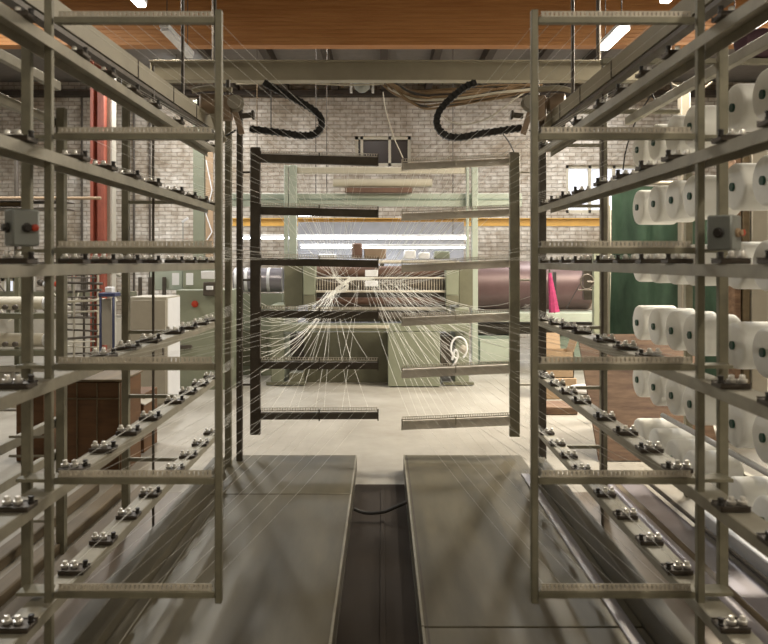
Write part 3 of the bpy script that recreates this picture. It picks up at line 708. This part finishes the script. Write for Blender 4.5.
for k, x in enumerate((-470, -520, -580)):
    tag(MB().box((x * U - .05, .9 * F, .001), (x * U + .05, 2.0 * F, .07), .008).build('floor_timber', 'timber'), ['innermost floor timber beside the unloaded creel', 'middle floor timber beside the unloaded creel', 'outermost floor timber beside the unloaded creel'][k], 'timber', 'timbers on the floor')
fm = thing('spinning_frame', foot(60, 4.9), 'long cluttered dark machine far behind the unloaded creel', 'machine')
FB(-30, 318, 128, yfl(4.9) - .2, 4.9, .8).build('lower_body', 'cabinet', fm); FB(-30, 292, 128, 297, 4.9, .5).build('shelf', 'olive', fm); FB(-30, 262, 128, 266, 5.0, .4).build('top_rail', 'darksteel', fm)
for k in range(12):
    x = -20 + k * 13; FB(x, 266.2, x + 2.5, 317.8, 4.95, .08).build('standard', R.choice(('darksteel', 'olive', 'cabinet')), fm)
for k in range(26):
    x = -20 + k * 5.6; c_ = at(x, R.choice((274, 284, 308)), 4.88); MB().lathe(c_, (0, R.choice((-1, -1)), R.choice((0, .6))), [(0, .04), (.05, .06), (.09, .05), (.12, .02)], 10).build('spindle', R.choice(('darksteel', 'rust', 'white', 'red', 'darksteel', 'cabinet')), fm)
for k in range(16):
    x = R.uniform(-10, 118); y = R.uniform(266, 330); MB().cyl(at(x, y, 4.8), at(x + R.uniform(-22, 22), y + R.uniform(-24, 24), 4.8), .014, 6).build('link_rod', R.choice(('darksteel', 'beige', 'darksteel')), fm)
rk = thing('rod_rack', foot(12, 3.9), 'rack holding long wooden rods against the brick wall', 'rack')
for x in (-25, 14): FB(x, 150, x + 3, yfl(3.9), 3.9, .06).build('upright', 'darksteel', rk)
for y in (199.8, 207): FB(-30, y, 60, y + 1.6, 3.72, .5).build('arm', 'darksteel', rk)
for y, x1, lb in ((194.5, 62, 'dark brown wooden rod on the upper rack arm'), (198.2, 101, 'long pale wooden rod reaching past the red pillar')):
    tag(MB().cyl(at(-40, 198.1, 3.86 if x1 < 80 else 3.78), at(x1, 198.1, 3.86 if x1 < 80 else 3.78), .022, 10).build('wooden_rod', 'cardboard' if x1 > 80 else 'timber'), lb, 'rod')
tag(MB().cyl(at(-40, 203.6, 3.8), at(22, 203.6, 3.8), .044, 14).build('tan_roll', 'cardboard'), 'short tan roll lying on the rod rack', 'roll')
for x, y0_, y1_, lb in ((134, 150, 262, 'thin dark conduit down the brick wall right of the red pillar'), (82, 82, 200, 'thin grey conduit down the brick wall left of the red pillar'), (150, 150, 262, 'second thin conduit beside the hanging rod of the unloaded creel')):
    tag(MB().cyl(Vector((at(x, 0, 6.02).x, 6.02 * F, .001)), Vector((at(x, 0, 6.02).x, 6.02 * F, ZT - .35)), .025, 8).build('conduit', 'darksteel'), lb, 'conduit')
# switch boxes on the frames
def switch_box(px, py, d, sx, label, knobmat):
    c = at(px, py, d); r = thing('switch_box', c, label, 'switch box', 'grey switch boxes'); s_ = 24 * U / 2; hz = 17 * U
    e = .76
    rot = Matrix.Rotation(e, 4, 'Z')
    bxm = MB().box((-s_, -s_, -hz), (s_, s_, hz), .006); 
    for v_ in bxm.v: v_.xyz = rot @ v_ + c
    bxm.build('housing', 'box', r)
    for nrm, mt, rad in ((Vector((0, -1, 0)), 'roller' if sx < 0 else knobmat, .016), (Vector((-1, 0, 0)), 'roller', .018)):
        n_ = rot @ nrm; MB().lathe(c + n_ * (s_ + .0005), n_, [(0, rad), (.008, rad), (.01, rad * .7), (.02, rad * .7)], 16).build('knob', mt, r)
    n_ = rot @ Vector((0, -1, 0)); k_ = c + n_ * (s_ + .0005) + (rot @ Vector((.024, 0, 0)))
    MB().lathe(k_, n_, [(0, .012), (.016, .012), (.02, .006)], 14).build('button', 'red', r)
    return r
switch_box(22, 228, .93, -1, 'grey switch box on the guide frame before the unloaded creel', 'red')
switch_box(724, 233, .97, 1, 'grey switch box on the guide frame before the loaded creel', 'cardboard')

# ------------------------------------------------------------------ right side
# green tarpaulin
tpd = 2.75; tm = MB(); nx, nz = 40, 14; vs = []; fs = []
x0, x1 = at(611, 0, tpd).x, at(748, 0, tpd).x; z0, z1 = at(0, 408, tpd).z, at(0, 186, tpd).z
for side in (0, 1):
    for i in range(nx + 1):
        for j in range(nz + 1):
            x = x0 + (x1 - x0) * i / nx; z = z0 + (z1 - z0) * j / nz
            y = tpd * F + .05 * math.sin(i * .55) * (1.2 - .5 * j / nz) + .03 * math.sin(i * .23 + j * .4) + .004 * side
            vs.append((x, y, z))
n1 = nx + 1; m1 = nz + 1; N = n1 * m1
for i in range(nx):
    for j in range(nz):
        a_ = i * m1 + j; q = [a_, a_ + 1, a_ + m1 + 1, a_ + m1]; fs.append(q[::-1]); fs.append([N + k for k in q])
tm.add(vs, fs, True)
tp = thing('tarpaulin', (x0, tpd * F, 0), 'dark green tarpaulin hanging behind the white yarn packages', 'tarpaulin')
tm.build('sheet', 'tarp', tp)
MB().cyl((x0 - .05, tpd * F, z1 + .03), (x1 + .05, tpd * F, z1 + .03), .02, 10).build('hanging_pipe', 'cabinet', tp)
for x in (x0 - .04, x1 + .04): MB().cyl((x, tpd * F, 0.001), (x, tpd * F, z1 + .03), .02, 10).build('stand_post', 'cabinet', tp)
tag(FB(605.5, 205, 611, yfl(2.85), 2.85, .08).build('pale_post', 'beige'), 'pale weathered post beside the edge of the green tarpaulin', 'post')
tag(FB(681.5, 90, 690.5, yfl(2.62), 2.62, .1).build('grey_post', 'cabinet'), 'grey post standing before the green tarpaulin', 'post')
for x0_, x1_, mt, lb in ((735, 741, 'ply', 'slim brown timber post beyond the green tarpaulin'), (743, 750, 'timber', 'brown timber post next to the slim brown one'), (752, 768, 'cabinet', 'broad grey column at the end of the package rows')):
    tag(FB(x0_, 150, x1_, yfl(2.5), 2.5, .15).build('standing_post', mt), lb, 'post')
# plywood behind packages
pw = MB(); a_, b_ = at(604, 500, 2.25), at(730, 500, 2.25)
vs = [(a_.x, 2.3 * F, .01), (b_.x, 2.3 * F, .01), (b_.x, 2.55 * F, 1.02), (a_.x, 2.55 * F, 1.02)]; off = Vector((0, .03, -.008))
pw.add([Vector(v) for v in vs] + [Vector(v) + off for v in vs], [(0, 1, 2, 3), (7, 6, 5, 4), (0, 4, 5, 1), (1, 5, 6, 2), (2, 6, 7, 3), (3, 7, 4, 0)])
tag(pw.build('plywood_sheet', 'ply'), 'brown plywood sheet leaning under the green tarpaulin', 'plywood')
# cartons
cb1 = thing('open_carton', foot(560, 3.35), 'open tan cardboard carton on a stack behind the loaded creel', 'carton')
zt, zb = at(0, 352, 3.35).z, at(0, 378, 3.35).z; xa, xb = at(545, 0, 3.35).x, at(574, 0, 3.35).x; y0 = 3.35 * F
cm = MB()
for lo, hi in (((xa, y0, zb), (xb, y0 + .01, zt)), ((xa, y0 + .35, zb), (xb, y0 + .36, zt)), ((xa, y0, zb), (xa + .01, y0 + .36, zt)), ((xb - .01, y0, zb), (xb, y0 + .36, zt)), ((xa, y0, zb), (xb, y0 + .36, zb + .01))): cm.box(lo, hi)
cm.build('body', 'cardboard', cb1)
MB().beam((xb - .005, y0 + .18, zt), (xb + .06, y0 + .18, zt + .2), .34, .008, (1, 0, 0)).build('flap', 'cardboard', cb1)
MB().beam((xa + .15, y0 + .36, zt), (xa + .15, y0 + .42, zt + .2), .25, .008, (0, 1, 0)).build('flap', 'cardboard', cb1)
MB().box((xa + .22, y0 - .003, zt - .09), (xa + .3, y0 - .0005, zt - .06)).build('hand_slot', 'darksteel', cb1)
tag(MB().box((xa - .02, y0 - .02, .001), (xb + .03, y0 + .4, zb - .001), .01).build('lower_carton', 'cardboard'), 'tan cardboard carton under the open carton', 'carton')
tag(MB().box((at(545, 0, 3.0).x, 3.0 * F, .001), (at(578, 0, 3.0).x, 3.0 * F + .4, .09), .01).build('flat_carton', 'ply'), 'flat brown cardboard pack on the floor before the cartons', 'carton')
for k, (x, y, mt) in enumerate(((588, 398, 'box'), (592, 388, 'cabinet'), (586, 381, 'white'))):
    mb = MB(); c = at(x, y, 3.2); mb.lathe(Vector((c.x, c.y, k * .08 + .001)), (0, 0, 1), [(0, .16), (.03, .2), (.06, .19), (.079, .1)], 14)
    tag(mb.build('cloth_bundle', mt), ['grey folded cloth at the bottom of the pile beside the cartons', 'beige folded cloth in the middle of the pile beside the cartons', 'white folded cloth on top of the pile beside the cartons'][k], 'cloth', 'folded cloths by the cartons')
c = Vector((568 * U, 1.505 * F + .01, zu(306) + .087))
pb = thing('plum_bundle', c, 'dark plum cloth bundle on top of the loaded creel', 'bundle')
MB().lathe(c, (1, .2, 0), [(-.15, .02), (-.12, .06), (0, .085), (.12, .08), (.2, .03)], 16).build('cloth', 'plum', pb)
# curls of cable over the packages
cable([(623, 170), (626, 150), (633, 128), (640, 112), (648, 100), (654, 88), (660, 76)], 2.3, .006, 'cable_black', 'thin black wire curling above the top packages')
cable([(655, 78), (652, 92), (657, 102), (666, 101), (671, 90), (670, 78)], 2.3, .007, 'cable_black', 'black cable loop hanging above the top packages')
cable([(668, 80), (676, 86), (690, 84), (700, 90), (712, 82)], 2.35, .008, 'cable_pale', 'pale tangled cable above the top packages')
cable([(568, 118), (575, 126), (584, 122), (591, 112)], 2.1, .006, 'cable_black', 'short black wire loop by the upper tensioners')
# floor pipes on the right
tag(MB().tube([(436 * U, .75 * F, .065), (436 * U, 2.02 * F, .065)], .062, 20).build('floor_pipe', 'bandsteel'), 'thick pale metal pipe along the floor beneath the loaded creel', 'pipe')
tag(MB().box((452 * U, .75 * F, .001), (478 * U, 2.05 * F, .05), .006).build('floor_timber', 'timber'), 'brown timber lying beside the thick pale floor pipe', 'timber')
tag(MB().box((482 * U, .75 * F, .001), (530 * U, 2.1 * F, .03), .006).build('floor_strip', 'bandsteel'), 'wide lavender grey metal strip beyond the brown floor timber', 'strip')
tag(MB().tube([(534 * U, 1.0 * F, .06), (534 * U, 2.05 * F, .06)], .014, 8).build('thin_pipe', 'darksteel'), 'thin dark pipe beyond the lavender floor strip', 'pipe')
tag(MB().box((545 * U, 1.32 * F, .001), (600 * U, 1.75 * F, .12), .006).build('white_board', 'white'), 'white board lying low beneath the yarn packages', 'board')

# ------------------------------------------------------------------ yarn strands
def strand(P, group, label, r=.0012):
    o = MB().tube(P, r, 4, False).build('yarn_strand', 'thread')
    tag(o, label, 'yarn', group)
tiern = ['top', 'second', 'third', 'fourth', 'fifth', 'lowest']
reed = lambda px, py: at(px, py, 3.62)
for s, ends, side in ((-1, gl_ends, 'unloaded'), (1, gr_ends, 'loaded')):
    for i in range(6):
        A, B = ends[i]
        lab = 'thin white yarn strand from the %s bar of the %s-side gate to the machine' % (tiern[i], side)
        for k in range(12):
            if s < 0 and i >= 3 and k % 3 == 1: continue
            t = .08 + .84 * k / 11
            G = A.lerp(B, t) + Vector((0, 0, .006))
            if s < 0:
                E = reed(*((333 + R.uniform(-3, 3) + (3 if i < 3 else 0), (277 if i < 3 else 292) + R.uniform(-2, 2)) if k % 4 else (346 + k * 1.6, 283 + R.uniform(-3, 3))))
            else:
                E = reed(366 + (11 - k) * 3.2 + R.uniform(-4, 4), 284 + R.uniform(-4, 3))
            strand(sag(G, E, R.uniform(.02, .09)), 'yarns from the %s-side gate %s bar' % (side, tiern[i]), lab, .0012)
        lab = 'thin white yarn strand from the %s bar of the %s-side frame to its gate' % (tiern[i], side)
        xo, xi = ((48 - VX) * U, (217 - VX) * U) if s < 0 else ((701 - VX) * U, (536 - VX) * U)
        for k in range(9):
            t = .1 + .85 * k / 8
            G = A.lerp(B, .08 + .84 * k / 8) + Vector((0, 0, .004))
            S = Vector((xo + (xi - xo) * t, F + .016, RUNG[i] + .024))
            strand(sag(S, G, R.uniform(.01, .05)), 'yarns from the %s-side frame %s bar' % (side, tiern[i]), lab, .0006)
        lab = 'thin white yarn strand along the %s tensioner rail of the %s creel' % (tiern[i], side)
        Xf = XLf if s < 0 else XRf
        for k, d_ in enumerate(TD[:8]):
            S = Vector((Xf(10), d_ * F, TIER[i] + .03)); E = Vector((Xf(-15), 2.11 * F, TIER[i] + .02 + .012 * k))
            strand(sag(S, E, .012, 5), 'yarns along the %s creel %s rail' % (side, tiern[i]), lab, .0009)

for k in range(16):
    S = Vector((XLf(-24), 2.13 * F, .75 + .05 * k + R.uniform(-.02, .02)))
    strand(sag(S, reed(331 + R.uniform(-4, 3), 295 + R.uniform(-5, 4)), R.uniform(.12, .3)), 'yarns sweeping from the unloaded creel column', 'white yarn strand sweeping in an arc from the unloaded creel column to the bunch', .0016)
for k in range(12):
    S = Vector((XRf(6), 2.06 * F, .8 + .06 * k + R.uniform(-.02, .02)))
    strand(sag(S, reed(392 + k * 3.5, 290 + R.uniform(-5, 4)), R.uniform(.1, .25)), 'yarns sweeping from the loaded creel column', 'white yarn strand sweeping in an arc from the loaded creel column to the machine', .0015)
bd = thing('yarn_bundle', reed(340, 296), 'bright white gathered bunch of yarn ends at the machine rollers', 'yarn')
for k in range(22):
    j = lambda: R.uniform(-1.6, 1.6)
    P = [reed(334 + j(), 275 + j()), reed(341 + j(), 283 + j()), reed(347 + j(), 284 + j()), reed(345 + j(), 290 + j()), reed(333 + j(), 293 + j()), reed(327 + 2 * j(), 298 + j())] if k % 2 else [reed(330 + 2 * j(), 296 + j()), reed(338 + j(), 288 + j()), reed(346 + j(), 282 + j()), reed(352 + 2 * j(), 279 + j()), reed(372 + 3 * j(), 279 + j())]
    MB().tube(smooth(P, 4), .005, 5).build('yarn_end', 'thread', bd)

# ------------------------------------------------------------------ camera, world, view
cam = bpy.data.cameras.new('camera'); co = bpy.data.objects.new('camera', cam); COL.objects.link(co)
co.location = (0, 0, ZC); co.rotation_euler = (PI / 2, 0, 0)
cam.sensor_width = 36; cam.lens = FPX * 36 / 768
cam.shift_x = (384 - VX) / 768; cam.shift_y = (VY - 322) / 768
cam.clip_start = .05
cam.dof.use_dof = True; cam.dof.focus_distance = 8.5; cam.dof.aperture_fstop = 4.0
sc.camera = co
w = bpy.data.worlds.new('world'); sc.world = w; w.use_nodes = True
w.node_tree.nodes['Background'].inputs[0].default_value = (1, .95, .85, 1); w.node_tree.nodes['Background'].inputs[1].default_value = .095
sc.view_settings.view_transform = 'Standard'; sc.view_settings.look = 'None'
sc.view_settings.gamma = 1; sc.view_settings.use_curve_mapping = False
sc.view_settings.exposure = 0.06
sc.cycles.use_denoising = True
sc.cycles.max_bounces = 6
sc.cycles.sample_clamp_indirect = 4
